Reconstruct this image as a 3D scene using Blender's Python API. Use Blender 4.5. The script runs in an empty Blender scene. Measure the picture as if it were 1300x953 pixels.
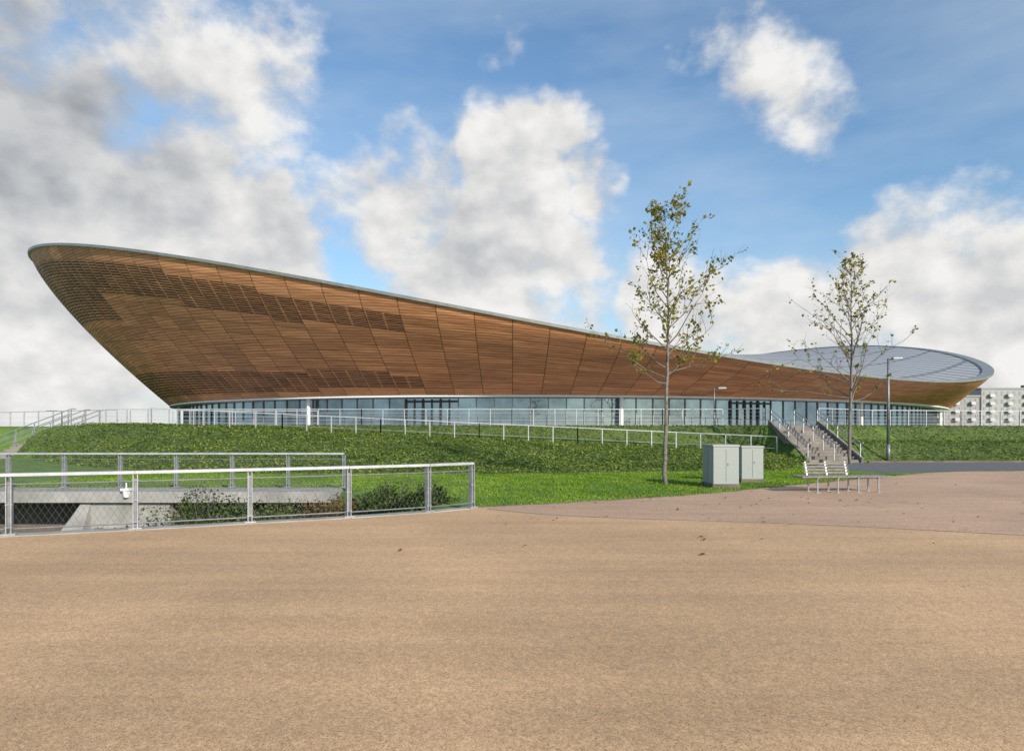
import bpy, math, random
import numpy as np
from mathutils import Vector, noise as mnoise
random.seed(7); np.random.seed(7)
F=850.0; HZ=548.0; CH=1.7
scene=bpy.context.scene
# ------------------------------------------------------------------ node helpers
def setin(nt,sock,val):
    if isinstance(val,bpy.types.NodeSocket): nt.links.new(val,sock)
    else: sock.default_value=val
def M(nt,op,a,b=None,c=None,clamp=False):
    n=nt.nodes.new('ShaderNodeMath'); n.operation=op; n.use_clamp=clamp
    setin(nt,n.inputs[0],a)
    if b is not None: setin(nt,n.inputs[1],b)
    if c is not None: setin(nt,n.inputs[2],c)
    return n.outputs[0]
def VM(nt,op,a,b=None,s=None,out=0):
    n=nt.nodes.new('ShaderNodeVectorMath'); n.operation=op
    setin(nt,n.inputs[0],a)
    if b is not None: setin(nt,n.inputs[1],b)
    if s is not None: setin(nt,n.inputs['Scale'],s)
    return n.outputs[out]
def MR(nt,v,a,b,c=0.0,d=1.0,t='LINEAR'):
    n=nt.nodes.new('ShaderNodeMapRange'); n.interpolation_type=t; n.clamp=True
    setin(nt,n.inputs[0],v)
    for i,x in enumerate((a,b,c,d)): setin(nt,n.inputs[i+1],x)
    return n.outputs[0]
def MIX(nt,f,a,b,bl='MIX'):
    n=nt.nodes.new('ShaderNodeMix'); n.data_type='RGBA'; n.blend_type=bl
    def four(x): return x if isinstance(x,bpy.types.NodeSocket) else (tuple(x)+(1,))[:4]
    setin(nt,n.inputs[0],f); setin(nt,n.inputs[6],four(a)); setin(nt,n.inputs[7],four(b))
    return n.outputs[2]
def NOISE(nt,vec,scale,detail=4,rough=0.55,out=0,dist=0.0,dim='3D'):
    n=nt.nodes.new('ShaderNodeTexNoise'); n.noise_dimensions=dim
    if vec is not None: nt.links.new(vec,n.inputs['Vector'])
    n.inputs['Scale'].default_value=scale; n.inputs['Detail'].default_value=detail
    n.inputs['Roughness'].default_value=rough; n.inputs['Distortion'].default_value=dist
    return n.outputs[out]
def new_mat(name):
    m=bpy.data.materials.new(name); m.use_nodes=True
    return m,m.node_tree,m.node_tree.nodes['Principled BSDF']
def bump(nt,b,h,strength=0.5,dist=0.02):
    n=nt.nodes.new('ShaderNodeBump'); n.inputs['Strength'].default_value=strength
    n.inputs['Distance'].default_value=dist; nt.links.new(h,n.inputs['Height']); nt.links.new(n.outputs[0],b.inputs['Normal'])
def pos(nt):
    return nt.nodes.new('ShaderNodeNewGeometry').outputs['Position']
def simple(name,c1,c2,scale=3,rough=0.6,metal=0.0,bmp=0.0,bscale=60):
    m,nt,b=new_mat(name)
    p=pos(nt); f=NOISE(nt,p,scale,3)
    f=MR(nt,f,0.3,0.7)
    setin(nt,b.inputs['Base Color'],MIX(nt,f,c1,c2))
    b.inputs['Roughness'].default_value=rough; b.inputs['Metallic'].default_value=metal
    if bmp>0: bump(nt,b,NOISE(nt,p,bscale,1),bmp,0.01)
    return m
def leafmat(name,cols,trans=0.25):
    m,nt,b=new_mat(name)
    r=nt.nodes.new('ShaderNodeNewGeometry').outputs['Random Per Island']
    cr=nt.nodes.new('ShaderNodeValToRGB'); nt.links.new(r,cr.inputs[0])
    e=cr.color_ramp.elements
    while len(e)<len(cols): e.new(0.5)
    for i,c in enumerate(cols):
        e[i].position=i/(len(cols)-1); e[i].color=tuple(c)+(1,)
    big=NOISE(nt,pos(nt),0.45,2,dim='2D')
    col=MIX(nt,1.0,cr.outputs[0],MIX(nt,MR(nt,big,0.35,0.65),(0.72,0.80,0.65),(1.3,1.18,1.05)),'MULTIPLY')
    d=nt.nodes.new('ShaderNodeBsdfDiffuse'); nt.links.new(col,d.inputs[0])
    t=nt.nodes.new('ShaderNodeBsdfTranslucent'); nt.links.new(col,t.inputs[0])
    mx=nt.nodes.new('ShaderNodeMixShader'); mx.inputs[0].default_value=trans
    nt.links.new(d.outputs[0],mx.inputs[1]); nt.links.new(t.outputs[0],mx.inputs[2])
    nt.links.new(mx.outputs[0],nt.nodes['Material Output'].inputs[0])
    nt.nodes.remove(b)
    return m
# ------------------------------------------------------------------ materials
steel=simple('galvanised_steel',(0.34,0.345,0.35),(0.48,0.485,0.49),8,0.42,0.5)
steel_dk=simple('dull_steel',(0.17,0.175,0.18),(0.26,0.265,0.27),8,0.5,0.5)
white_steel=simple('pale_steel',(0.40,0.405,0.41),(0.54,0.545,0.55),5,0.5,0.3)
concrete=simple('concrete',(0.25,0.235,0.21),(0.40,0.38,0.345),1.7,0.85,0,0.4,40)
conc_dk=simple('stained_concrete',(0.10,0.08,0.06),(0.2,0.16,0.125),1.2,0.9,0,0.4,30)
step_m=simple('step_stone',(0.17,0.145,0.12),(0.28,0.245,0.21),1.6,0.85,0,0.3,40)
cabinet_m=simple('speckled_cabinet_finish',(0.28,0.30,0.27),(0.38,0.395,0.36),60,0.7,0,0.3,80)
bark=simple('bark',(0.12,0.10,0.08),(0.24,0.21,0.18),12,0.9,0,0.5,50)
soil=simple('dark_soil',(0.06,0.095,0.02),(0.11,0.15,0.035),1.5,0.95)
dark=simple('dark_metal',(0.03,0.03,0.033),(0.05,0.05,0.055),5,0.5,0.3)
white_m=simple('white_paint',(0.72,0.72,0.7),(0.8,0.8,0.79),3,0.5)
benchwood=simple('weathered_slat',(0.13,0.115,0.095),(0.25,0.225,0.19),14,0.6,0.1)
def gravel(name,c1,c2,c3):
    m,nt,b=new_mat(name); p=pos(nt)
    w1=nt.nodes.new('ShaderNodeTexWhiteNoise'); w1.noise_dimensions='2D'
    jit=VM(nt,'SCALE',p,s=135.0)
    nt.links.new(VM(nt,'FLOOR',jit),w1.inputs['Vector'])
    sep=nt.nodes.new('ShaderNodeSeparateColor'); nt.links.new(w1.outputs['Color'],sep.inputs[0])
    base=MIX(nt,sep.outputs[0],c1,c2)
    base=MIX(nt,MR(nt,sep.outputs[1],0.90,0.95,0,0.8),base,c3)
    w2=nt.nodes.new('ShaderNodeTexWhiteNoise'); w2.noise_dimensions='2D'
    mp2=nt.nodes.new('ShaderNodeMapping'); nt.links.new(p,mp2.inputs[0]); mp2.inputs['Rotation'].default_value=(0,0,0.7); mp2.inputs['Scale'].default_value=(46,46,0)
    nt.links.new(VM(nt,'FLOOR',mp2.outputs[0]),w2.inputs['Vector'])
    cl=MR(nt,w2.outputs[0],0,1,0.86,1.10)
    big=MR(nt,NOISE(nt,p,0.30,3,0.6,dim='2D'),0.3,0.7,0.87,1.08)
    mid=MR(nt,NOISE(nt,p,9,4,0.8,dim='2D'),0.25,0.75,0.87,1.11)
    k=M(nt,'MULTIPLY',M(nt,'MULTIPLY',big,mid),cl)
    mp=nt.nodes.new('ShaderNodeMapping'); nt.links.new(p,mp.inputs[0]); mp.inputs['Rotation'].default_value=(0,0,0.5); mp.inputs['Scale'].default_value=(0.12,1.6,1)
    sw=MR(nt,NOISE(nt,mp.outputs[0],1.2,3,0.6,dim='2D'),0.35,0.65,0.92,1.04)
    k=M(nt,'MULTIPLY',k,sw)
    nt.links.new(VM(nt,'SCALE',base,s=k),b.inputs['Base Color']); b.inputs['Roughness'].default_value=0.9
    return m
plaza_m=gravel('buff_resin_gravel',(0.47,0.280,0.138),(0.73,0.465,0.25),(0.22,0.13,0.068))
path_m=gravel('pink_resin_gravel',(0.43,0.265,0.16),(0.64,0.415,0.26),(0.2,0.12,0.075))
asphalt=simple('asphalt',(0.10,0.098,0.097),(0.15,0.147,0.145),4,0.9,0,0.3,80)
paving=simple('terrace_paving',(0.3,0.29,0.27),(0.4,0.39,0.37),2,0.85)
def grassmat():
    m,nt,b=new_mat('grass'); p=pos(nt)
    a=NOISE(nt,p,1.1,3,0.65,dim='2D'); f=NOISE(nt,p,22,3,0.7,dim='2D')
    c=MIX(nt,MR(nt,a,0.35,0.65),(0.10,0.18,0.02),(0.16,0.26,0.035))
    c=MIX(nt,MR(nt,f,0.35,0.7),VM(nt,'SCALE',c,s=0.65),c)
    nt.links.new(c,b.inputs['Base Color']); b.inputs['Roughness'].default_value=0.95; return m
grass_m=grassmat()
blade_m=leafmat('grass_blade',[(0.11,0.20,0.017),(0.18,0.30,0.025),(0.25,0.37,0.045)],0.3)
ivy_m=leafmat('groundcover_leaf',[(0.065,0.11,0.02),(0.115,0.18,0.03),(0.18,0.25,0.05),(0.29,0.32,0.11)],0.25)
shrub_m=leafmat('shrub_leaf',[(0.04,0.065,0.02),(0.08,0.12,0.032),(0.14,0.16,0.055)],0.2)
brown_m=leafmat('autumn_shrub_leaf',[(0.10,0.06,0.03),(0.18,0.11,0.05),(0.12,0.12,0.045)],0.2)
tree_m=leafmat('autumn_leaf',[(0.12,0.14,0.025),(0.20,0.21,0.04),(0.34,0.30,0.055),(0.42,0.31,0.06)],0.45)
# ------------------------------------------------------------------ mesh builder
class MB:
    def __init__(s): s.v=[];s.f=[];s.m=[]
    def add(s,vs,fs,mat=0):
        o=len(s.v); s.v.extend([tuple(x) for x in vs]); s.f.extend([tuple(i+o for i in f) for f in fs]); s.m.extend([mat]*len(fs))
    def box(s,c,sz,rz=0,mat=0,taper=1.0):
        hx,hy,hz=sz[0]/2,sz[1]/2,sz[2]/2; cs,sn=math.cos(rz),math.sin(rz); vs=[]
        for z,t in ((-hz,1),(hz,taper)):
            for x,y in ((-hx,-hy),(hx,-hy),(hx,hy),(-hx,hy)):
                x*=t;y*=t; vs.append((c[0]+x*cs-y*sn,c[1]+x*sn+y*cs,c[2]+z))
        s.add(vs,[(0,3,2,1),(4,5,6,7),(0,1,5,4),(1,2,6,5),(2,3,7,6),(3,0,4,7)],mat)
    def tube(s,p0,p1,r0,r1=None,n=6,mat=0,cap=True):
        p0=Vector(p0);p1=Vector(p1); r1=r0 if r1 is None else r1
        d=(p1-p0)
        if d.length<1e-6: return
        d.normalize(); up=Vector((0,0,1)) if abs(d.z)<0.9 else Vector((1,0,0))
        a=d.cross(up).normalized(); b=d.cross(a); vs=[]
        for p,r in ((p0,r0),(p1,r1)):
            for i in range(n):
                t=2*math.pi*i/n; vs.append(p+a*math.cos(t)*r+b*math.sin(t)*r)
        fs=[(i,(i+1)%n,n+(i+1)%n,n+i) for i in range(n)]
        if cap: fs+= [tuple(range(n))[::-1],tuple(range(n,2*n))]
        s.add(vs,fs,mat)
    def beam(s,p0,p1,w,h,mat=0):
        p0=Vector(p0);p1=Vector(p1); d=(p1-p0).normalized()
        a=d.cross(Vector((0,0,1)))
        a=a.normalized() if a.length>1e-4 else Vector((1,0,0))
        b=a.cross(d).normalized(); vs=[]
        for p in (p0,p1):
            for x,y in ((-w/2,-h/2),(w/2,-h/2),(w/2,h/2),(-w/2,h/2)): vs.append(p+a*x+b*y)
        s.add(vs,[(0,1,2,3),(7,6,5,4),(0,4,5,1),(1,5,6,2),(2,6,7,3),(3,7,4,0)],mat)
    def build(s,name,mats,parent=None,smooth=False,bevel=0):
        me=bpy.data.meshes.new(name); me.from_pydata(s.v,[],s.f); 
        for m in mats: me.materials.append(m)
        me.polygons.foreach_set('material_index',s.m)
        if smooth: me.polygons.foreach_set('use_smooth',[True]*len(s.f))
        me.update(); ob=bpy.data.objects.new(name,me); scene.collection.objects.link(ob)
        if parent: ob.parent=parent
        if bevel:
            b=ob.modifiers.new('bevel','BEVEL'); b.width=bevel; b.segments=2; b.limit_method='ANGLE'
        return ob
def empty(name):
    e=bpy.data.objects.new(name,None); scene.collection.objects.link(e); return e
def leaves(mb,P,size,rng,upbias=0.3,mat=0,asp=0.6):
    n=len(P)
    nrm=rng.normal(size=(n,3)); nrm[:,2]=np.abs(nrm[:,2])+upbias; nrm/=np.linalg.norm(nrm,axis=1)[:,None]
    t=rng.normal(size=(n,3)); a=np.cross(nrm,t); a/=np.linalg.norm(a,axis=1)[:,None]; b=np.cross(nrm,a)
    s=(size*(0.6+0.8*rng.random(n)))[:,None]
    V=np.stack([P-a*s*0.5,P-b*s*asp*0.5,P+a*s*0.5,P+b*s*asp*0.5],1).reshape(-1,3)
    o=len(mb.v); mb.v.extend(map(tuple,V.tolist()))
    mb.f.extend([(o+4*i,o+4*i+1,o+4*i+2,o+4*i+3) for i in range(n)]); mb.m.extend([mat]*n)
# ------------------------------------------------------------------ terrain
def sst(x): x=np.clip(x,0,1); return x*x*(3-2*x)
fence_pts=[(-30,2.2),(-20,6.2),(-11.5,9.6),(-9.85,10.25),(-8.22,10.95),(-6.55,11.65),(-4.88,12.46),(-3.24,13.26),(-1.78,14.17),(-0.9,14.95)]
fx=[p[0] for p in fence_pts]; fy=[p[1] for p in fence_pts]
def Bx(x): return np.interp(x,[-60,-31,-26,-20,-15,-10,-1,12,16.5,20,40,90],[41.5,41,37,32,28.3,27,27,29.6,36.6,37.6,38.5,38.5])
def Tx(x): return np.interp(x,[-60,14,16,20,25,60],[44,44,42.3,42.3,46,52])
def ZR(x): return np.interp(x,[-22,16,16.01,90],[2.1,0.35,1.0,1.0])
TZ=2.1
def H(x,y):
    x=np.asarray(x,float); y=np.asarray(y,float)
    B=Bx(x);T=Tx(x);R=np.maximum(T-3.0,B+1.2); zr=ZR(x)
    h=np.where(y<B,0,np.where(y<R,zr*sst((y-B)/(R-B))**0.85,np.where(y<T,zr+(TZ-zr)*sst((y-R-0.5)/np.maximum(T-R-0.6,0.3)),TZ)))
    st=(x>16.2)&(x<19.4)&(y<T)
    h=np.where(st,np.clip((y-37.0)/5.2,0,1)*TZ-0.25*(y>37.0)*(y<T),h)
    m=np.where(y<46,sst((x+32.5)/5.0),np.maximum(sst((x+32.5)/5.0),sst((y-46)/3)))
    h=h*m
    h=np.where(y>240,h*sst(1-(y-240)/60),h)
    Fy=np.interp(x,fx,fy)
    ax,ay,bx,by=-5.0,20.0,-0.9,15.3
    nx,ny=(by-ay),-(bx-ax); L=math.hypot(nx,ny); d=((x-ax)*nx+(y-ay)*ny)/L
    ins=(y<19.99)&(y>Fy-0.12)&(d>0)&(x>-30)
    h=np.where(ins,-3.0*sst(d/3.2),h)
    return h
def grid(name,xs,ys,zf,mats):
    X,Y=np.meshgrid(xs,ys); Z=zf(X,Y); nx,ny=len(xs),len(ys)
    V=np.stack([X,Y,Z],-1).reshape(-1,3)
    me=bpy.data.meshes.new(name)
    fs=[(j*nx+i,j*nx+i+1,(j+1)*nx+i+1,(j+1)*nx+i) for j in range(ny-1) for i in range(nx-1)]
    me.from_pydata(V.tolist(),[],fs); me.polygons.foreach_set('use_smooth',[True]*len(fs))
    for m in mats: me.materials.append(m)
    ob=bpy.data.objects.new(name,me); scene.collection.objects.link(ob); return ob
xs=np.concatenate([[-4000,-1200,-500,-250,-150,-100,-70],np.arange(-55,-34,1.0),np.arange(-34,0,0.4),np.arange(0,24,0.5),np.arange(24,60,1.5),[70,90,130,200,400,1200,4000]])
xs=np.sort(np.unique(np.concatenate([xs,[16.19,16.21,19.39,19.41]])))
ys=np.concatenate([[-400,-60,-20,0],np.arange(2,19.9,0.4),[19.98,20.0],np.arange(20.5,55,0.5),[60,80,120,180,240,250,260,270,280,290,300,600,1500,6000]])
ys=np.unique(ys)
grid('ground',xs,ys,H,[grass_m])
def sheet(name,pts,z,mat):
    mb=MB(); mb.add([(p[0],p[1],z) for p in pts],[tuple(range(len(pts)))],0); return mb.build(name,[mat])
lawn_edge=[(-0.9,14.95),(0.92,15.7),(2.97,16.8),(5.4,18.3),(8.6,20.9),(12.75,24.1),(15.2,26.0),(17.65,27.8),(22,28.9),(40,29.6),(90,30)]
def smoothpts(pts,n=6):
    P=[Vector((p[0],p[1],0)) for p in pts]; out=[]
    for i in range(len(P)-1):
        p0=P[max(i-1,0)];p1=P[i];p2=P[i+1];p3=P[min(i+2,len(P)-1)]
        for k in range(n):
            t=k/n; q=0.5*((2*p1)+(p2-p0)*t+(2*p0-5*p1+4*p2-p3)*t*t+(3*p1-p0-3*p2+p3)*t**3); out.append((q.x,q.y))
    out.append((P[-1].x,P[-1].y)); return out
le=smoothpts(lawn_edge)
sheet('plaza_ground',[(-60,-40),(90,-40)]+le[::-1]+fence_pts[::-1][1:]+[(-60,-10)],0.004,plaza_m)
inner=smoothpts([(-0.55,14.75),(0.6,13.8),(2.3,13.1),(5.1,12.35),(8.4,10.95),(14,8),(30,-2)])
le2=[p for p in le if p[0]>-0.6]
sheet('footpath',inner+[(90,-2)]+[(x,y-0.05) for x,y in le2[::-1]],0.008,path_m)
mb=MB()
for a,b in zip(inner[:-1],inner[1:]): mb.beam((a[0],a[1],0.0095),(b[0],b[1],0.0095),0.025,0.005)
mb.build('path_edging_strip',[step_m])
mb=MB()
for a,b in zip(le[:-1],le[1:]): mb.beam((a[0],a[1]+0.03,0.0),(b[0],b[1]+0.03,0.0),0.06,0.05)
mb.build('lawn_edging',[conc_dk])
sheet('road',[(15.6,27.9),(17.6,28.6),(22,29.7),(40,30.4),(90,30.8),(90,37.2),(40,37.0),(20.0,36.7),(15.9,36.6),(14.6,33.5)],0.006,asphalt)
mb=MB()
kp=[(14.4,31),(15.8,36.3),(16.0,36.72)]
for a,b in zip(kp[:-1],kp[1:]): mb.beam((a[0],a[1],0.05),(b[0],b[1],0.05),0.14,0.12)
kp=[(19.6,36.85),(24,37.1),(40,37.4),(90,37.6)]
for a,b in zip(kp[:-1],kp[1:]): mb.beam((a[0],a[1],0.05),(b[0],b[1],0.05),0.14,0.12)
mb.build('kerb',[conc_dk])
tx=np.arange(-60,80,2.0); mb2=MB()
for i,(a,b) in enumerate(zip(tx[:-1],tx[1:])):
    lo=lambda x: (Tx(x)+0.25 if x>-27 else 50)
    mb2.add([(a,lo(a),TZ+.006),(b,lo(b),TZ+.006),(b,64,TZ+.006),(a,64,TZ+.006)],[(0,1,2,3)])
mb2.build('terrace_paving',[paving])
# ------------------------------------------------------------------ VELODROME fit
rim_near=[(75,309),(130,312),(200,320),(280,332),(350,345),(430,359),(500,372),(560,384),(620,396),(680,407),(740,417),(800,429),(850,438),(900,447),(950,455),(1000,463),(1060,471),(1120,477),(1180,481),(1230,482)]
rim_back=[(1020,444),(1050,441),(1100,438),(1150,439),(1200,446),(1240,459)]
base_near=[(215,520),(235,515),(290,507),(350,503),(420,501),(500,500),(640,500),(750,500),(870,502),(970,505),(1080,510),(1180,517)]
ZB=4.64
NP=360
ph=np.linspace(0,2*np.pi,NP,endpoint=False)
def shape(p,ph):
    Cx,Cy,a,b,th=p[:5]; c,s=np.cos(th),np.sin(th)
    ex,ey=a*np.cos(ph),b*np.sin(ph); nx,ny=b*np.cos(ph),a*np.sin(ph); L=np.hypot(nx,ny); nx/=L; ny/=L
    bx=Cx+ex*c-ey*s; by=Cy+ex*s+ey*c; NX=nx*c-ny*s; NY=nx*s+ny*c
    z=p[5]+p[6]*np.cos(ph)+p[7]*np.sin(ph)+p[8]*np.cos(2*ph)+p[9]*np.sin(2*ph)
    o=p[10]+p[11]*np.cos(ph)+p[12]*np.sin(ph)+p[13]*np.cos(2*ph)+p[14]*np.sin(2*ph)
    return bx,by,NX,NY,z,o
def proj(x,y,z): 
    y=np.maximum(y,5); return 650+F*x/y, HZ-F*(z-CH)/y
def arcs(u,v,y):
    i0,i1=int(np.argmin(u)),int(np.argmax(u)); n=len(u)
    A=np.arange(i0,i0+((i1-i0)%n)+1)%n; B=np.arange(i1,i1+((i0-i1)%n)+1)%n
    if y[A].mean()<y[B].mean(): near,far=A,B[::-1]
    else: near,far=B[::-1],A
    return near,far
def resid(p):
    bx,by,NX,NY,z,o=shape(p,ph); r=[]
    u,v=proj(bx+NX*o,by+NY*o,z); near,far=arcs(u,v,by)
    for x,y in rim_near: r.append(np.interp(x,u[near],v[near])-y)
    for x,y in rim_back: r.append(np.interp(x,u[far],v[far])-y)
    r+= [(u.min()-40)*0.5,(u.max()-1262)*0.5]
    ub,vb=proj(bx,by,np.full_like(bx,ZB)); near,far=arcs(ub,vb,by)
    for x,y in base_near: r.append((np.interp(x,ub[near],vb[near])-y)*1.3)
    r+= [(ub.min()-193)*0.3,(ub.max()-1214)*0.3]
    r+= [(p[2]-64)/3,(p[3]-56)/3,(p[10]-9)/1.5,p[11]/2,p[12]/2,p[13]/2,p[14]/2,p[6]/2,p[7]/2]
    mn=o.min(); r.append(max(0,3.0-mn)*3); r.append(max(0,ZB+4.0-z.min())*3)
    return np.array(r)
p=np.array([8,108,64,56,0.5,15,0,0,5,0,9,0,0,2,0],float); lam=1.0
r=resid(p); cost=r@r
for it in range(150):
    J=np.empty((len(r),len(p)))
    for k in range(len(p)):
        q=p.copy(); e=1e-3 if k==4 else 2e-2; q[k]+=e; q2=p.copy(); q2[k]-=e
        J[:,k]=(resid(q)-resid(q2))/(2*e)
    A=J.T@J; g=J.T@r; ok=False
    for t in range(8):
        dp=np.linalg.solve(A+lam*np.diag(np.diag(A)+1e-6),-g); r2=resid(p+dp)
        if r2@r2<cost: p=p+dp; r=r2; cost=r@r; lam=max(lam/3,1e-5); ok=True; break
        lam*=3
    if not ok: break
dph=np.linspace(0,2*np.pi,4001); bx,by,*_=shape(p,dph); L=np.concatenate([[0],np.cumsum(np.hypot(np.diff(bx),np.diff(by)))])
NC=156; SUB=3; NT_=NC*SUB
phc=np.interp(np.linspace(0,L[-1],NT_+1)[:-1],L,dph)
bx,by,NX,NY,zr,ov=shape(p,phc)
velo=empty('velodrome_building')
NR=24; ROWS=12
FH=0.26
verts=[]
def prof(v): return 1-(1-v)**1.3
slope=np.hypot(zr-FH-ZB,ov)
for j in range(NR+1):
    v=j/NR
    for i in range(NT_):
        o=ov[i]*prof(v); verts.append((bx[i]+NX[i]*o,by[i]+NY[i]*o,ZB+(zr[i]-FH-ZB)*v))
faces=[(j*NT_+i,j*NT_+(i+1)%NT_,(j+1)*NT_+(i+1)%NT_,(j+1)*NT_+i) for j in range(NR) for i in range(NT_)]
me=bpy.data.meshes.new('timber_cladding'); me.from_pydata(verts,[],faces)
me.polygons.foreach_set('use_smooth',[True]*len(faces))
uv1=me.uv_layers.new(name='slat'); uv2=me.uv_layers.new(name='panel')
a1=[];a2=[]
for j in range(NR):
    for i in range(NT_):
        i2=(i+1)%NT_
        for ii,uu,jj in ((i,i,j),(i2,i+1,j),(i2,i+1,j+1),(i,i,j+1)):
            a1+= [uu/SUB,slope[ii]*jj/NR]; a2+= [uu/SUB,jj/NR*ROWS]
uv1.data.foreach_set('uv',a1); uv2.data.foreach_set('uv',a2)
ur,vr=proj(bx+NX*ov,by+NY*ov,zr); near,far=arcs(ur,vr,by); nearset=set(near.tolist())
lou=me.attributes.new('louvre','FLOAT','FACE'); lv=np.zeros(len(faces))
for j in range(NR):
    for i in range(NT_):
        ci=(i//SUB)*SUB; cn=i//SUB
        hr=j
        isn=ci in nearset; U=ur[ci]
        on=False
        if isn:
            if U<455:
                top=21 if U<170 else (20 if U<300 else 19); bot=top-(4 if U<330 else 3)
                on=bot<=hr<=top
            if U<500:
                lo_,hi_=(1,4) if U<300 else ((2,5) if U<440 else (2,4))
                on=on or (lo_<=hr<=hi_)
            if U<80: on=on or (13<=hr<=21)
        else:
            on=(U<260 and (hr in (17,18,19,20,21) or hr in (1,2,3,4))) or (U<120 and 13<=hr<=21)
        if on: lv[j*NT_+i]=0.85+0.15*((cn*7+hr//2*3)%5)/4
lou.data.foreach_set('value',lv)
wm,nt,b=new_mat('cedar_slats')
def uvn(name):
    n=nt.nodes.new('ShaderNodeUVMap'); n.uv_map=name; s=nt.nodes.new('ShaderNodeSeparateXYZ'); nt.links.new(n.outputs[0],s.inputs[0]); return n.outputs[0],s.outputs[0],s.outputs[1]
v1,u,s=uvn('slat'); v2,_,row=uvn('panel')
at=nt.nodes.new('ShaderNodeAttribute'); at.attribute_name='louvre'; lo=at.outputs['Fac']
fu=M(nt,'FRACT',u); frow=M(nt,'FRACT',row)
cell=nt.nodes.new('ShaderNodeCombineXYZ'); nt.links.new(M(nt,'FLOOR',u),cell.inputs[0]); nt.links.new(M(nt,'FLOOR',row),cell.inputs[1])
wn=nt.nodes.new('ShaderNodeTexWhiteNoise'); wn.noise_dimensions='2D'; nt.links.new(cell.outputs[0],wn.inputs['Vector'])
mp=nt.nodes.new('ShaderNodeCombineXYZ'); nt.links.new(M(nt,'MULTIPLY',u,0.9),mp.inputs[0]); nt.links.new(M(nt,'MULTIPLY',s,5.0),mp.inputs[1]); nt.links.new(M(nt,'MULTIPLY',wn.outputs[0],9.0),mp.inputs[2])
grain=NOISE(nt,mp.outputs[0],1.0,3,0.7)
base=MIX(nt,MR(nt,grain,0.32,0.68),(0.45,0.165,0.062),(0.82,0.385,0.175))
base=VM(nt,'SCALE',base,s=MR(nt,wn.outputs[0],0,1,0.74,1.14))
wea=MR(nt,NOISE(nt,pos(nt),0.05,2),0.35,0.65)
base=MIX(nt,M(nt,'MULTIPLY',wea,0.25),base,(0.50,0.28,0.165))
slat=M(nt,'FRACT',M(nt,'MULTIPLY',s,1/0.27))
groove=M(nt,'LESS_THAN',slat,0.24)
tall=M(nt,'FRACT',M(nt,'MULTIPLY',row,5.0))
mull=M(nt,'LESS_THAN',M(nt,'FRACT',M(nt,'MULTIPLY',u,2.0)),0.12)
lgap=M(nt,'MULTIPLY',M(nt,'MULTIPLY',M(nt,'LESS_THAN',tall,0.6),lo),M(nt,'SUBTRACT',1.0,mull))
seamu=M(nt,'MAXIMUM',M(nt,'LESS_THAN',fu,0.015),M(nt,'GREATER_THAN',fu,0.985))
seamv=M(nt,'LESS_THAN',frow,0.08)
k=M(nt,'SUBTRACT',1.0,M(nt,'MULTIPLY',groove,0.45))
k=M(nt,'MULTIPLY',k,M(nt,'SUBTRACT',1.0,M(nt,'MULTIPLY',seamu,0.6)))
k=M(nt,'MULTIPLY',k,M(nt,'SUBTRACT',1.0,M(nt,'MULTIPLY',seamv,0.35)))
k=M(nt,'MULTIPLY',k,M(nt,'SUBTRACT',1.0,M(nt,'MULTIPLY',lgap,0.86)))
k=M(nt,'MULTIPLY',k,M(nt,'SUBTRACT',1.0,M(nt,'MULTIPLY',lo,0.1)))
nt.links.new(VM(nt,'SCALE',base,s=k),b.inputs['Base Color']); b.inputs['Roughness'].default_value=0.7
bump(nt,b,M(nt,'SUBTRACT',1.0,M(nt,'MAXIMUM',groove,seamu)),0.3,0.05)
me.materials.append(wm); ob=bpy.data.objects.new('timber_cladding',me); scene.collection.objects.link(ob); ob.parent=velo
def ring(name,profile,mats,smooth=True):
    mb=MB(); n=NT_
    for (do,dz,absz) in profile:
        for i in range(n):
            o=(ov[i] if not absz else 0)+do; z=(zr[i]+dz) if not absz else dz
            mb.v.append((bx[i]+NX[i]*o,by[i]+NY[i]*o,z))
    for k in range(len(profile)-1):
        for i in range(n): mb.f.append((k*n+i,k*n+(i+1)%n,(k+1)*n+(i+1)%n,(k+1)*n+i)); mb.m.append(0)
    return mb.build(name,mats,velo,smooth)
fasc=simple('roof_edge_metal',(0.24,0.25,0.235),(0.32,0.33,0.31),2,0.5,0.4)
ring('roof_edge',[(0.0,-FH,0),(0.22,-FH+0.03,0),(0.25,-0.02,0),(-0.9,0.05,0),(-1.0,-0.3,0)],[fasc],False)
rm,nt,b=new_mat('standing_seam_roof'); pp=pos(nt)
mpn=nt.nodes.new('ShaderNodeMapping'); nt.links.new(pp,mpn.inputs[0]); mpn.inputs['Rotation'].default_value=(0,0,-p[4])
sp=nt.nodes.new('ShaderNodeSeparateXYZ'); nt.links.new(mpn.outputs[0],sp.inputs[0])
l1=M(nt,'LESS_THAN',M(nt,'FRACT',M(nt,'MULTIPLY',sp.outputs[0],1/4.2)),0.3)
l2=M(nt,'LESS_THAN',M(nt,'FRACT',M(nt,'MULTIPLY',sp.outputs[1],1/7.0)),0.09)
ll=M(nt,'MAXIMUM',l1,l2)
c=MIX(nt,NOISE(nt,pp,0.15,3),(0.29,0.295,0.295),(0.42,0.42,0.415)); c=MIX(nt,M(nt,'MULTIPLY',ll,0.75),c,(0.11,0.12,0.13))
nt.links.new(c,b.inputs['Base Color']); b.inputs['Roughness'].default_value=0.6; b.inputs['Metallic'].default_value=0.1
mb=MB(); RR=14
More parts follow.
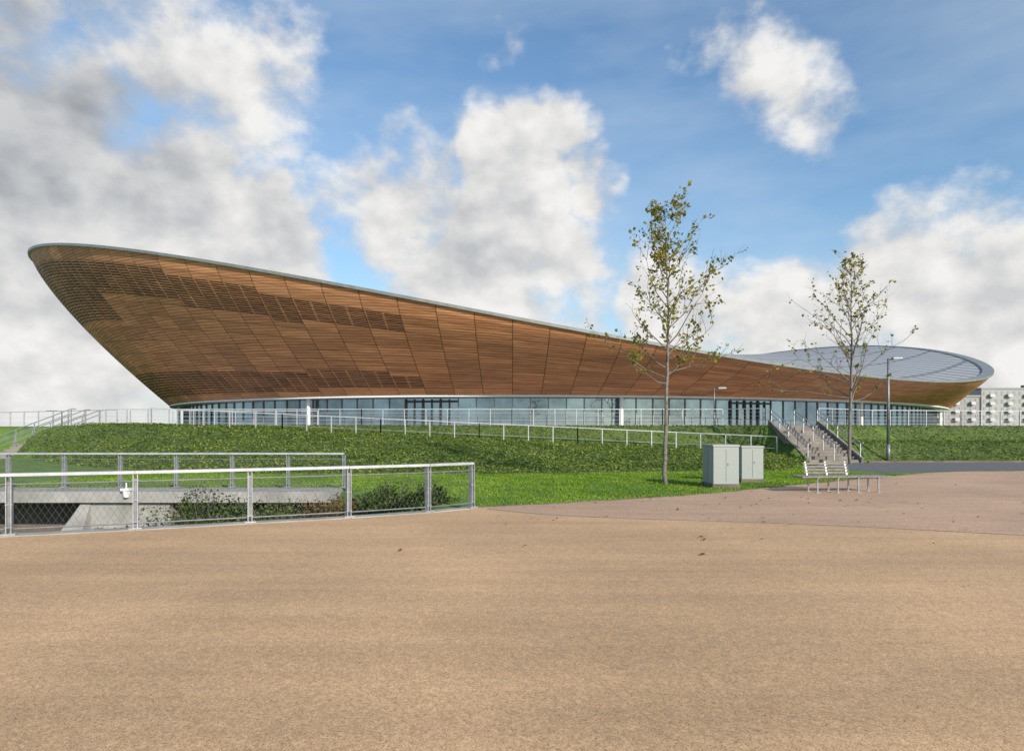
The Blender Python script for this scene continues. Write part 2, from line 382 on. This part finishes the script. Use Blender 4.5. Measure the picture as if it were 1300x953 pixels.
for q in range(RR+1):
    r_=q/RR
    z=p[5]+r_*(p[6]*np.cos(phc)+p[7]*np.sin(phc))+r_*r_*(p[8]*np.cos(2*phc)+p[9]*np.sin(2*phc))
    o=ov-0.98
    for i in range(NT_):
        X=bx[i]+NX[i]*o[i]; Y=by[i]+NY[i]*o[i]; mb.v.append((p[0]+(X-p[0])*r_,p[1]+(Y-p[1])*r_,z[i]-0.15))
for q in range(RR):
    for i in range(NT_):
        i2=(i+1)%NT_
        if q==0: mb.f.append((i,NT_+i,NT_+i2))
        else: mb.f.append((q*NT_+i,(q+1)*NT_+i,(q+1)*NT_+i2,q*NT_+i2))
        mb.m.append(0)
mb.build('roof',[rm],velo,True)
ring('soffit',[(0.0,ZB,1),(0.02,ZB-0.12,1),(-1.6,ZB-0.12,1)],[white_m],False)
gm,nt,b=new_mat('facade_glass'); 
uvx=nt.nodes.new('ShaderNodeUVMap'); uvx.uv_map='pane'; wn=nt.nodes.new('ShaderNodeTexWhiteNoise'); wn.noise_dimensions='2D'; nt.links.new(VM(nt,'FLOOR',uvx.outputs[0]),wn.inputs['Vector'])
pnz=NOISE(nt,pos(nt),0.07,2)
ref=NOISE(nt,pos(nt),0.9,3,0.6)
kk=M(nt,'ADD',M(nt,'ADD',M(nt,'MULTIPLY',wn.outputs[0],0.35),MR(nt,pnz,0.38,0.62,0,0.4)),MR(nt,ref,0.35,0.65,0,0.25))
c=MIX(nt,kk,(0.012,0.018,0.022),(0.10,0.13,0.15)); nt.links.new(c,b.inputs['Base Color']); b.inputs['Roughness'].default_value=0.3
gl=nt.nodes.new('ShaderNodeBsdfGlossy'); gl.inputs['Roughness'].default_value=0.02; gl.inputs['Color'].default_value=(0.52,0.68,0.82,1)
mx=nt.nodes.new('ShaderNodeMixShader'); setin(nt,mx.inputs[0],MR(nt,kk,0,1,0.10,0.6)); nt.links.new(b.outputs[0],mx.inputs[1]); nt.links.new(gl.outputs[0],mx.inputs[2]); nt.links.new(mx.outputs[0],nt.nodes['Material Output'].inputs[0])
mb=MB(); fr=MB(); uvs=[]
gi=1.5
G=[(bx[i]-NX[i]*gi,by[i]-NY[i]*gi) for i in range(NT_)]
for k in range(0,NT_,2):
    a=G[k]; c2=G[(k+2)%NT_]
    mb.add([(a[0],a[1],TZ-0.1),(c2[0],c2[1],TZ-0.1),(c2[0],c2[1],ZB-0.1),(a[0],a[1],ZB-0.1)],[(0,1,2,3)])
    uvs+= [k/2+.1,.1,k/2+.9,.1,k/2+.9,.9,k/2+.1,.9]
    ang=math.atan2(c2[1]-a[1],c2[0]-a[0])
    fr.box((a[0]+NX[k]*0.04,a[1]+NY[k]*0.04,(TZ+ZB)/2-0.05),(0.07,0.12,ZB-TZ-0.12),ang)
    fr.beam((a[0]+NX[k]*0.05,a[1]+NY[k]*0.05,TZ+0.12),(c2[0]+NX[k]*0.05,c2[1]+NY[k]*0.05,TZ+0.12),0.08,0.12)
    if k%36==0: fr.tube((bx[k]-NX[k]*0.9,by[k]-NY[k]*0.9,TZ),(bx[k]-NX[k]*0.9,by[k]-NY[k]*0.9,ZB-0.1),0.16,0.16,10,1)
    ug=650+F*a[0]/a[1]; isf=by[k]<75
    if isf and (500<ug<575 or 915<ug<965):
        fr.box(((a[0]+c2[0])/2+NX[k]*0.08,(a[1]+c2[1])/2+NY[k]*0.08,(TZ+ZB)/2-0.1),(0.1,0.1,ZB-TZ-0.3),ang,2)
        fr.beam((a[0]+NX[k]*0.09,a[1]+NY[k]*0.09,TZ+2.1),(c2[0]+NX[k]*0.09,c2[1]+NY[k]*0.09,TZ+2.1),0.12,0.16,2)
        fr.box((a[0]+NX[k]*0.1,a[1]+NY[k]*0.1,(TZ+ZB)/2-0.1),(0.16,0.14,ZB-TZ-0.3),ang,2)
g=mb.build('glazing',[gm],velo); ul=g.data.uv_layers.new(name='pane'); ul.data.foreach_set('uv',uvs)
fr.build('mullions',[steel_dk,white_m,dark],velo)
# ------------------------------------------------------------------ railings
def railing(name,pts,h=1.1,sp=1.5,mat=white_steel,post=0.05,wires=4,rail=0.05):
    mb=MB(); P=[Vector(q) for q in pts]
    for a,b in zip(P[:-1],P[1:]):
        d=b-a; n=max(1,round(d.length/sp)); ang=math.atan2(d.y,d.x)
        for i in range(n+1):
            q=a+d*i/n; mb.box((q.x,q.y,q.z+h/2),(post*0.9,post*1.6,h),ang)
        mb.beam(a+Vector((0,0,h)),b+Vector((0,0,h)),rail,rail)
        for w in range(wires):
            z=h*(w+0.6)/(wires+0.6); mb.beam(a+Vector((0,0,z)),b+Vector((0,0,z)),0.012,0.012)
    return mb.build(name,[mat])
pl=[(x,float(Tx(x))+0.5,TZ) for x in (-27,-20,-10,0,10,14,16.1)]
railing('terrace_railing',pl,1.1,1.5)
pl=[(x,float(Tx(x))+0.5,TZ) for x in (19.6,22,25,32,40,50,60)]
railing('terrace_railing',pl,1.1,1.5)
pl=[(x,float(Tx(x))-3.2,float(ZR(x))-0.05) for x in (-22,-14,-8,-2,4,10,15.6)]
railing('ramp_railing',pl,1.1,1.5,wires=1,post=0.06)
railing('ramp_railing',[(-27,45.8,TZ),(-40,52,TZ),(-60,60,TZ)],1.1,1.8,wires=2)
railing('terrace_railing',[(-26.8,47,TZ),(-14,48.2,TZ)],1.1,1.5,wires=2)
st=MB(); n=13
for i in range(n):
    y0=37.0+i*0.4; z1=TZ*(i+1)/n
    st.box((17.8,(y0+42.3)/2,z1-TZ/n/2-0.0),(3.1,42.3-y0,TZ/n),0,0)
    st.box((17.8,y0+0.03,z1+0.004),(3.06,0.06,0.006),0,1)
for x in (16.28,19.32): st.beam((x,36.9,0.05),(x,42.4,TZ+0.15),0.16,0.45,0)
st.build('terrace_steps',[step_m,dark])
def stair_rail(name,a,b,h=0.95,n=5,ext=0.3):
    mb=MB();a=Vector(a);b=Vector(b);u=Vector((0,0,1))
    for hh in (h,h*0.72): mb.tube(a+u*hh,b+u*hh,0.028,n=8)
    for i in range(n):
        q=a+(b-a)*i/(n-1); mb.box((q.x,q.y,q.z+h/2),(0.05,0.05,h))
    d=Vector((b.x-a.x,b.y-a.y,0)).normalized()
    mb.tube(a+u*h,a+u*h-d*ext,0.028,n=8); mb.tube(b+u*h,b+u*h+d*ext,0.028,n=8)
    return mb.build(name,[steel])
for x in (16.35,17.8,19.25): stair_rail('stair_handrail',(x,37.0,0.1),(x,42.2,TZ),1.0,5)
st=MB()
for i in range(n):
    x1=-32.4+i*0.42; z1=TZ*(i+1)/n
    st.box(((x1-27.0)/2,42.4,z1-TZ/n/2),(-27.0-x1,2.8,TZ/n))
st.build('terrace_steps',[step_m])
for y in (41.0,43.8): stair_rail('stair_handrail',(-32.6,y,0.0),(-27.0,y,TZ),1.0,6)
stair_rail('stair_handrail',(-32.6,42.4,0.0),(-27.0,42.4,TZ),1.0,6)
# ------------------------------------------------------------------ foreground fence
ff=MB(); pts=[(-13.2,8.9)]+[p_ for p_ in fence_pts if -12<p_[0]<0]
u=Vector((0,0,1))
def fence_panel(mb,a,b,h,last=False,mesh=True):
    a=Vector(a);b=Vector(b);d=b-a;L=d.length;d.normalize();ang=math.atan2(d.y,d.x); nrm=Vector((-d.y,d.x,0))
    def post(q):
        for s in (-1,1):
            c=q+d*s*0.034; mb.box((c.x,c.y,c.z+h/2-0.02),(0.014,0.12,h-0.04),ang,0)
        mb.box((q.x,q.y,q.z+0.01),(0.2,0.18,0.02),ang,0)
        mb.box((q.x,q.y,q.z+h*0.5),(0.045,0.06,h*0.78),ang,2)
        for z in (0.12,0.5,0.85): mb.tube(q+u*(h*z)-nrm*0.04-d*0.055,q+u*(h*z)-nrm*0.04+d*0.055,0.009,n=6)
    post(a)
    if last: post(b)
    mb.beam(a+u*h-nrm*0.02,b+u*h-nrm*0.02,0.15,0.05,1)
    for z in (0.09,h-0.16): mb.tube(a+u*z,b+u*z,0.014,n=6,mat=2)
    if mesh:
        z0,z1=0.1,h-0.17; hh=z1-z0; s=0.10
        k=-hh*0.6
        while k<L:
            for sg in (1,-1):
                t0,t1=k,k+hh*0.6; q0,q1=(z0,z1) if sg==1 else (z1,z0)
                za=q0+(q1-q0)*max(0,-t0)/(hh*0.6); zb=q1-(q1-q0)*max(0,t1-L)/(hh*0.6)
                ta,tb=max(t0,0),min(t1,L)
                if tb-ta>0.02: mb.tube(a+d*ta+u*za,a+d*tb+u*zb,0.0018,n=3,mat=2,cap=False)
            k+=s
for i in range(len(pts)-1): fence_panel(ff,(pts[i][0],pts[i][1],0.02),(pts[i+1][0],pts[i+1][1],0.02),0.98,i==len(pts)-2)
ff.build('mesh_fence',[steel,white_steel,steel_dk])
kb=MB()
for a,b in zip(fence_pts[:-1],fence_pts[1:]): kb.beam((a[0],a[1]+0.02,-0.14),(b[0],b[1]+0.02,-0.14),0.34,0.32); kb.beam((a[0],a[1]+0.12,-1.7),(b[0],b[1]+0.12,-1.7),0.12,2.8)
kb.build('retaining_wall',[concrete])
f2=MB(); xx=-26.4
while xx<-5.2:
    fence_panel(f2,(xx,19.75,0.06),(xx+1.65,19.75,0.06),1.0,xx+1.7>-5.2); xx+=1.65
f2.build('mesh_fence',[steel,white_steel,steel_dk])
up=MB()
up.box((-17.6,19.2,-0.1),(25.2,1.5,0.3),0,0)
up.box((-10.6,19.25,-1.63),(2.2,1.3,2.7),0,0)
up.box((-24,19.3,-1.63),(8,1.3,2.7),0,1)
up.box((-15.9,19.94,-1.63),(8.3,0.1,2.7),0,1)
up.add([(-13.2,17.2,-3),(-11.7,17.2,-3),(-11.7,18.6,-0.26),(-11.95,18.6,-0.26),(-13.2,19.0,-3),(-11.7,19.6,-3)],[(0,1,2,3),(1,5,2),(0,3,4)],0)
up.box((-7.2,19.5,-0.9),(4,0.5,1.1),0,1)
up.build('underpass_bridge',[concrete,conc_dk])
dc=MB(); dc.box((-10.6,18.4,0.12),(0.22,0.2,0.07)); dc.tube((-10.6,18.4,-0.1),(-10.6,18.4,0.08),0.07,0.1,12); dc.tube((-10.6,18.4,0.1),(-10.6,18.4,0.3),0.02)
dc.build('security_camera',[white_m],None,False)
# ------------------------------------------------------------------ vegetation masses
rng=np.random.default_rng(3)
def ok_hedge(x,y):
    m=(y>Bx(x)+0.05)&(y<Tx(x)+0.1)
    m&=~((x>16.1)&(x<19.5))
    m&=~((x<-26.6)&(y>40.6))
    m&=(x>-32)
    return m
def nz(x,y,s): 
    return np.array([mnoise.noise(Vector((a*s,b*s,0))) for a,b in zip(x,y)])
hb=MB()
N=200000
x=rng.uniform(-32,44,N); y=rng.uniform(26.5,50,N); keep=ok_hedge(x,y)&(rng.random(N)<np.clip(32/y,0,1)**1.0); x=x[keep];y=y[keep]
lump=0.03+0.10*nz(x,y,0.8)+0.05*nz(x,y,2.6)
edge=np.clip((y-Bx(x))/0.5,0.1,1)*np.clip((Tx(x)-y)/2.0,0.0,1)
z=H(x,y)+0.02+(0.07+lump)*edge*rng.uniform(0.5,1.15,len(x))
leaves(hb,np.stack([x,y,z],1),0.12,rng,1.1)
gx=np.arange(-32,44,0.4); gy=np.linspace(0,1,40)
hv=[]
for a in gx:
    for t in gy:
        yy=float(Bx(a)+(Tx(a)-Bx(a)+0.1)*t); e=min(1,(yy-float(Bx(a)))/0.5)*min(1,max(0,float(Tx(a))-yy)/2.0)
        hv.append((float(a),yy,float(H(a,yy))+(0.04+0.09*mnoise.noise(Vector((a*0.8,yy*0.8,0))))*e+0.005))
o=len(hb.v); hb.v.extend(hv); ng=len(gy)
for i in range(len(gx)-1):
    if 15.9<gx[i]+0.4 and gx[i]<19.6: continue
    for j in range(ng-1):
        if gx[i]<-26.6 and hv[i*ng+j][1]>40.4: continue
        hb.f.append((o+i*ng+j,o+(i+1)*ng+j,o+(i+1)*ng+j+1,o+i*ng+j+1)); hb.m.append(1)
hb.build('groundcover_hedge',[ivy_m,soil])
lx=[q[0] for q in le]; ly=[q[1] for q in le]
N=150000
x=rng.uniform(-16,17.5,N); y=rng.uniform(15,36,N)
k=(y<Bx(x)+0.1)&(((x>-0.9)&(y>np.interp(x,lx,ly)+0.08))|((x<=-0.9)&(y>20.2))|((x<=-0.9)&(x>-5)&(y>15.0+(-0.9-x)*1.15+0.2)))
k&=~((x>14.3)&(y>28)); k&=~((x>14.0)&(y>26.8))
x=x[k];y=y[k];n=len(x); z=H(x,y)
a=rng.uniform(0,2*np.pi,n); w=0.012+0.012*rng.random(n); h=0.02+0.035*rng.random(n); lx_=rng.normal(0,0.02,(n,2))
V=np.empty((n,3,3)); V[:,0]=np.stack([x-np.cos(a)*w,y-np.sin(a)*w,z],1); V[:,1]=np.stack([x+np.cos(a)*w,y+np.sin(a)*w,z],1); V[:,2]=np.stack([x+lx_[:,0],y+lx_[:,1],z+h],1)
lb=MB(); lb.v=list(map(tuple,V.reshape(-1,3).tolist())); lb.f=[(3*i,3*i+1,3*i+2) for i in range(n)]; lb.m=[0]*n
lb.build('lawn_grass',[blade_m])
# fallen leaves on lawn and paving
fl=MB(); n=260; x=rng.normal(4.5,4.5,n); y=rng.normal(17.5,4.0,n); kk_=(y>4)&(x>-0.5+0*x)|((y<10)&(y>4)); x=x[kk_];y=y[kk_]
leaves(fl,np.stack([x,y,np.full(len(x),0.03)],1),0.07,rng,3.0); fl.build('fallen_leaves',[brown_m])
def shrub(cx,cy,cz,rx,ry,rz,n,size=0.08,mat=None):
    mb=MB(); r=rng.random(n)**0.4; d=rng.normal(size=(n,3)); d/=np.linalg.norm(d,axis=1)[:,None]; d[:,2]=np.abs(d[:,2])*1.0-0.2
    bumpv=1+0.35*np.sin(d[:,0]*5+cx)*np.cos(d[:,1]*4+d[:,2]*6)
    P=np.stack([cx+d[:,0]*rx*r*bumpv,cy+d[:,1]*ry*r*bumpv,cz+d[:,2]*rz*r*bumpv],1)
    leaves(mb,P,size,rng,0.2)
    for i in range(14):
        t=rng.normal(size=2)*0.5; mb.tube((cx,cy,min(cz-0.4,-1.5)),(cx+t[0]*rx*0.9,cy+t[1]*ry*0.9,cz+rz*rng.uniform(0.6,1.1)),0.012,0.004,4,1,False)
    mb.build('shrub',[mat or shrub_m,bark])
shrub(-8.0,17.4,-0.9,1.6,0.9,1.35,3800)
shrub(-6.2,17.4,-0.9,1.4,0.9,0.95,3200)
shrub(-4.4,17.2,-0.6,1.1,0.8,0.75,2600,0.08,brown_m)
shrub(-3.1,16.9,-0.25,0.9,0.7,0.75,2600)
shrub(-2.0,16.3,-0.15,0.7,0.5,0.75,2200)
shrub(-13.9,15.4,-0.95,1.5,0.8,1.05,3600,0.08,brown_m)
shrub(-11.9,14.6,-1.0,0.9,0.6,0.85,2400,0.08)
shrub(-8.9,14.8,-1.1,1.3,0.6,0.8,2600,0.08,brown_m)
# ------------------------------------------------------------------ trees
def tree(x,y,h,z0=0,r0=0.085,first=0.36,maxl=1.9,nb=34,seed=1,leafp=0.4,lsize=0.12,longs=()):
    rd=random.Random(seed); tb=MB(); LP=[]
    par=empty('young_tree')
    P=[Vector((x,y,z0-0.1))]; seg=22
    for i in range(seg):
        t=(i+1)/seg; P.append(Vector((x+0.06*math.sin(t*5+seed)+rd.gauss(0,0.012),y+rd.gauss(0,0.012),z0+h*t)))
    def rad(t): return max(0.006,r0*(1-t)**0.8)
    for i in range(seg): tb.tube(P[i],P[i+1],rad(i/seg),rad((i+1)/seg),8,0,False)
    def grow(p0,d,L,r,lvl):
        n=5 if lvl<2 else 3; p=p0.copy(); dd=d.normalized()
        for i in range(n):
            dd=(dd+Vector((rd.gauss(0,0.13),rd.gauss(0,0.13),rd.gauss(0,0.1)+(0.06 if lvl<2 else 0)))).normalized()
            q=p+dd*L/n; ra=r*(1-i/n*0.75); rb=r*(1-(i+1)/n*0.75)
            tb.tube(p,q,max(ra,0.005),max(rb,0.0035),5 if lvl==0 else 4,0,False)
            if lvl<2 and i>=1:
                for k in range(2 if lvl==0 else 1):
                    if rd.random()<0.7:
                        s=Vector((rd.gauss(0,1),rd.gauss(0,1),rd.gauss(0.2,0.6))).normalized()
                        grow(q,(dd*0.9+s*0.7),L*rd.uniform(0.28,0.48),r*0.45,lvl+1)
            if lvl>=1 and rd.random()<leafp:
                for k in range(rd.randint(1,3)):
                    LP.append(q+Vector((rd.gauss(0,0.06),rd.gauss(0,0.06),rd.gauss(-0.02,0.06))))
            p=q
    for i in range(nb):
        t=first+(0.97-first)*(i/(nb-1))**0.9; s=t*seg; k=min(int(s),seg-1); p0=P[k].lerp(P[k+1],s-k)
        az=i*2.4+rd.uniform(-0.5,0.5)
        g=(t-first)/(1-first); L=maxl*(0.4+0.75*math.sin(min(1,g*1.5+0.25)*math.pi*0.62))*(1-g)**0.42*rd.uniform(0.55,1.15)+0.2
        el=0.6+0.4*g+rd.uniform(-0.15,0.2)
        grow(p0,Vector((math.cos(az)*math.cos(el),math.sin(az)*math.cos(el),math.sin(el))),L,rad(t)*0.5+0.004,0)
    for (t,az,el,L) in longs:
        s=t*seg;k=int(s); grow(P[k].lerp(P[k+1],s-k),Vector((math.cos(az)*math.cos(el),math.sin(az)*math.cos(el),math.sin(el))),L,rad(t)*0.4,0)
    tb.build('branches',[bark],par,True)
    lb=MB(); leaves(lb,np.array([tuple(q) for q in LP]),lsize,rng,0.0,0,0.75); lb.build('foliage',[tree_m],par)
tree(4.97,21.6,8.8,0,0.075,0.40,1.8,32,5,0.34,0.115,[(0.41,0.1,0.18,1.8),(0.39,2.9,0.3,2.4),(0.37,3.4,0.1,1.6),(0.46,-0.3,0.15,1.8)])
tree(18.0,35.6,10.6,0,0.10,0.30,2.8,32,11,0.24,0.15,[(0.33,3.0,0.2,3.2),(0.31,0.2,0.25,2.2),(0.4,2.8,0.4,3.0)])
# ------------------------------------------------------------------ cabinets
def cabinet(x0,x1,y0,y1,h):
    c=empty('utility_cabinet'); mb=MB(); cx,cy=(x0+x1)/2,(y0+y1)/2
    mb.box((cx,cy,0.05),(x1-x0+0.06,y1-y0+0.06,0.12)); mb.build('plinth',[conc_dk],c,bevel=0.01)
    mb=MB(); mb.box((cx,cy,0.11+(h-0.16)/2),(x1-x0,y1-y0,h-0.16)); mb.build('body',[cabinet_m],c,bevel=0.012)
    mb=MB(); mb.box((cx,cy,h-0.02),(x1-x0+0.05,y1-y0+0.05,0.06),0,0,0.97); mb.build('lid',[cabinet_m],c,bevel=0.01)
    mb=MB()
    mb.box((cx,y0-0.003,h/2+0.03),(0.01,0.01,h-0.3)); mb.box((x0-0.003,cy,h/2+0.03),(0.01,0.01,h-0.3))
    mb.box((cx+0.06,y0-0.008,h*0.55),(0.02,0.02,0.07))
    mb.build('door_joints',[steel_dk],c)
cabinet(6.12,6.9,20.35,21.5,1.3); cabinet(7.72,8.45,22.5,23.1,1.22)
# ------------------------------------------------------------------ bench
def bench(cx,cy,rz):
    par=empty('park_bench'); cs,sn=math.cos(rz),math.sin(rz)
    def T(x,y,z): return (cx+x*cs-y*sn,cy+x*sn+y*cs,z)
    mb=MB()
    for i in range(6): mb.box(T(0,-0.27+i*0.105,0.45),(2.65,0.08,0.045),rz)
    mb.build('seat',[benchwood],par,bevel=0.006)
    mb=MB()
    for i in range(4):
        mb.box(T(-0.25,0.33+i*0.025,0.53+i*0.085),(1.35,0.025,0.062),rz)
    mb.build('backrest',[benchwood],par,bevel=0.005)
    mb=MB()
    for x in (-0.85,-0.25,0.35,0.95):
        for y in (-0.24,0.24): mb.tube(T(x,y,0.0),T(x,y*0.92,0.43),0.024,n=8); mb.box(T(x,y,0.012),(0.1,0.08,0.012),rz)
        mb.beam(T(x,-0.28,0.412),T(x,0.28,0.412),0.04,0.03)
        if x<0.5: mb.beam(T(x,0.3,0.42),T(x,0.43,0.84),0.035,0.03)
    mb.beam(T(-1.2,-0.0,0.402),T(1.2,-0.0,0.402),0.04,0.03)
    mb.build('legs',[steel],par)
bench(9.3,18.9,0.10)
# ------------------------------------------------------------------ lamps
def lamp(name,x,y,z,h,arm,sx=1,r=0.06):
    par=empty(name); mb=MB()
    mb.tube((x,y,z),(x,y,z+1.0),r*1.25,r*1.2,12); mb.tube((x,y,z+1.0),(x,y,z+h),r,r*0.7,12); mb.tube((x,y,z+h-0.08),(x+sx*arm*0.6,y,z+h+0.0),r*0.5,r*0.45,8)
    mb.build('pole',[steel_dk],par,True)
    mb=MB(); mb.box((x+sx*arm*0.65,y,z+h+0.02),(arm*0.8,0.26,0.09),0,0,0.85); mb.build('lamp_head',[steel_dk],par,bevel=0.02)
    mb=MB(); mb.box((x+sx*arm*0.65,y,z+h-0.035),(arm*0.6,0.18,0.02)); mb.build('lens',[white_m],par)
lamp('street_lamp',21.3,37.9,0.0,5.85,0.75,1,0.085)
lamp('street_lamp',13.9,46,TZ,2.6,0.8,1,0.05)
lamp('street_lamp',-60.5,90,TZ,2.4,2.0,-1,0.07)
# ------------------------------------------------------------------ distant buildings
def flats(x,y,w,d,h,fl,cols,c1):
    par=empty('apartment_building'); m=simple('apartment_render',c1,tuple(k*1.12 for k in c1),0.3,0.8)
    mb=MB(); mb.box((x,y,h/2),(w,d,h)); mb.build('walls',[m],par)
    mb=MB(); mb.box((x,y,h+0.25),(w+0.5,d+0.5,0.5)); mb.box((x+w*.2,y,h+1.2),(w*.2,d*.4,1.5)); mb.build('roof',[steel_dk],par)
    mb=MB()
    for f in range(fl):
        for c in range(cols):
            xx=x-w/2+w*(c+0.5)/cols; zz=(f+0.5)*h/fl
            mb.box((xx,y-d/2-0.02,zz),(w/cols*0.42,0.12,h/fl*0.5),0,0)
            if (c%3)==1: mb.box((xx,y-d/2-0.6,zz-h/fl*0.3),(w/cols*0.8,1.1,0.9),0,1)
    mb.build('windows',[steel_dk,steel],par)
flats(166,220,34,15,15.2,6,18,(0.36,0.34,0.32)); flats(137,214,15,14,12.5,5,9,(0.30,0.27,0.255)); flats(205,240,30,15,13.5,5,14,(0.45,0.42,0.38))
tl=MB(); N=9000; x=rng.uniform(-330,330,N); hh=2.0+1.6*np.sin(x*0.07)+1.0*np.sin(x*0.23+1); z=rng.random(N)*np.maximum(hh,1.0)+0.5; y=300+rng.normal(0,6,N)
leaves(tl,np.stack([x,y,z],1),2.0,rng,0.1); tl.build('distant_tree_line',[shrub_m])
# ------------------------------------------------------------------ world
az=math.radians(148); el=math.radians(25)
S=Vector((math.sin(az)*math.cos(el),math.cos(az)*math.cos(el),math.sin(el)))
w=bpy.data.worlds.new('World'); scene.world=w; w.use_nodes=True; nt=w.node_tree; bg=nt.nodes['Background']
sky=nt.nodes.new('ShaderNodeTexSky'); sky.sky_type='NISHITA'; sky.sun_disc=False; sky.sun_elevation=el; sky.sun_rotation=az; sky.air_density=1.2; sky.dust_density=0.6; sky.ozone_density=1.6
STR=0.13
tc=nt.nodes.new('ShaderNodeTexCoord'); D=tc.outputs['Generated']
def pd(px,py): return Vector(((px-650)/F,1,(HZ-py)/F)).normalized()
warp=VM(nt,'SCALE',VM(nt,'SUBTRACT',NOISE(nt,D,7.0,3,0.6,1),(0.5,0.5,0.5)),s=0.15)
DW=VM(nt,'ADD',D,warp)
def blobs(lst):
    acc=None
    for (px,py,r,s) in lst:
        dd=VM(nt,'DISTANCE',DW,tuple(pd(px,py)),out=1)
        f=MR(nt,dd,0.0,r/F,s,0.0,'SMOOTHSTEP')
        acc=f if acc is None else M(nt,'MAXIMUM',acc,f)
    return acc
solid=blobs([(30,180,250,1.05),(-60,300,260,1.1),(190,260,210,1.15),(330,310,150,1.1),(60,440,230,1.1),(500,270,170,1.1),(660,215,140,1.1),(750,240,90,.9),(600,340,200,1.2),(710,330,150,1.1),(640,410,200,1.05),
  (1010,120,150,.68),(915,40,90,.5),(870,400,160,.9),(1000,400,160,1.0),(1140,360,150,1.0),(1260,410,210,1.1),(310,90,190,.68),(170,10,230,.68),(660,50,90,.45)])
mpz=VM(nt,'MULTIPLY',D,(1,1,1.4))
n1=NOISE(nt,mpz,7.0,7,0.58)
up_=VM(nt,'ADD',mpz,tuple(Vector((0.022,-0.01,0.036))))
n2=NOISE(nt,up_,7.0,3,0.58)
dens=M(nt,'ADD',M(nt,'MULTIPLY',solid,0.62),M(nt,'MULTIPLY',n1,1.05))
mask=MR(nt,dens,0.74,1.02,0,1,'SMOOTHSTEP')
core=MR(nt,dens,0.95,1.4)
lit=M(nt,'ADD',0.5,M(nt,'MULTIPLY',M(nt,'SUBTRACT',n1,n2),3.6),clamp=True)
grey=blobs([(40,160,220,0.95),(190,190,130,.6),(600,310,100,.25),(540,340,120,.3),(400,330,120,.35)])
br=M(nt,'SUBTRACT',M(nt,'ADD',0.68,M(nt,'MULTIPLY',lit,0.38)),M(nt,'MULTIPLY',grey,0.44))
br=M(nt,'SUBTRACT',br,M(nt,'MULTIPLY',core,0.06))
br=MR(nt,br,0.1,1.0,0.22,0.90)
ccol=MIX(nt,MR(nt,br,0.15,0.8),(0.86,0.95,1.08),(1.0,0.99,0.97))
ccol=VM(nt,'SCALE',ccol,s=M(nt,'MULTIPLY',br,1.0/STR))
ci=nt.nodes.new('ShaderNodeMapping'); nt.links.new(D,ci.inputs[0]); ci.inputs['Scale'].default_value=(1.2,1.2,4); ci.inputs['Rotation'].default_value=(0.2,0.35,0)
veil=MR(nt,NOISE(nt,ci.outputs[0],2.6,4,0.55),0.38,0.75,0.02,0.45)
sepd=nt.nodes.new('ShaderNodeSeparateXYZ'); nt.links.new(D,sepd.inputs[0])
haze=MR(nt,sepd.outputs[2],0.0,0.36,0.62,0.0,'SMOOTHSTEP')
skb=VM(nt,'MULTIPLY',sky.outputs[0],(0.88,1.10,1.26))
skyc=MIX(nt,M(nt,'MAXIMUM',veil,haze),skb,(0.60/STR,0.70/STR,0.80/STR))
fin=MIX(nt,mask,skyc,ccol)
nt.links.new(fin,bg.inputs[0]); bg.inputs[1].default_value=STR
sl=bpy.data.lights.new('sun','SUN'); sl.energy=4.9; sl.angle=math.radians(0.6); sl.color=(1,0.93,0.84)
so=bpy.data.objects.new('sun',sl); scene.collection.objects.link(so); so.rotation_euler=S.to_track_quat('Z','Y').to_euler(); so.location=(0,-20,40)
# ------------------------------------------------------------------ camera
cam=bpy.data.cameras.new('camera'); co=bpy.data.objects.new('camera',cam); scene.collection.objects.link(co)
co.location=(0,0,CH); co.rotation_euler=(math.radians(90),0,0); cam.sensor_width=36; cam.lens=36*F/1300; cam.shift_y=(HZ-476.5)/1300; cam.clip_end=10000; cam.clip_start=0.05
scene.camera=co
scene.view_settings.view_transform='Standard'; scene.view_settings.look='None'; scene.view_settings.exposure=0
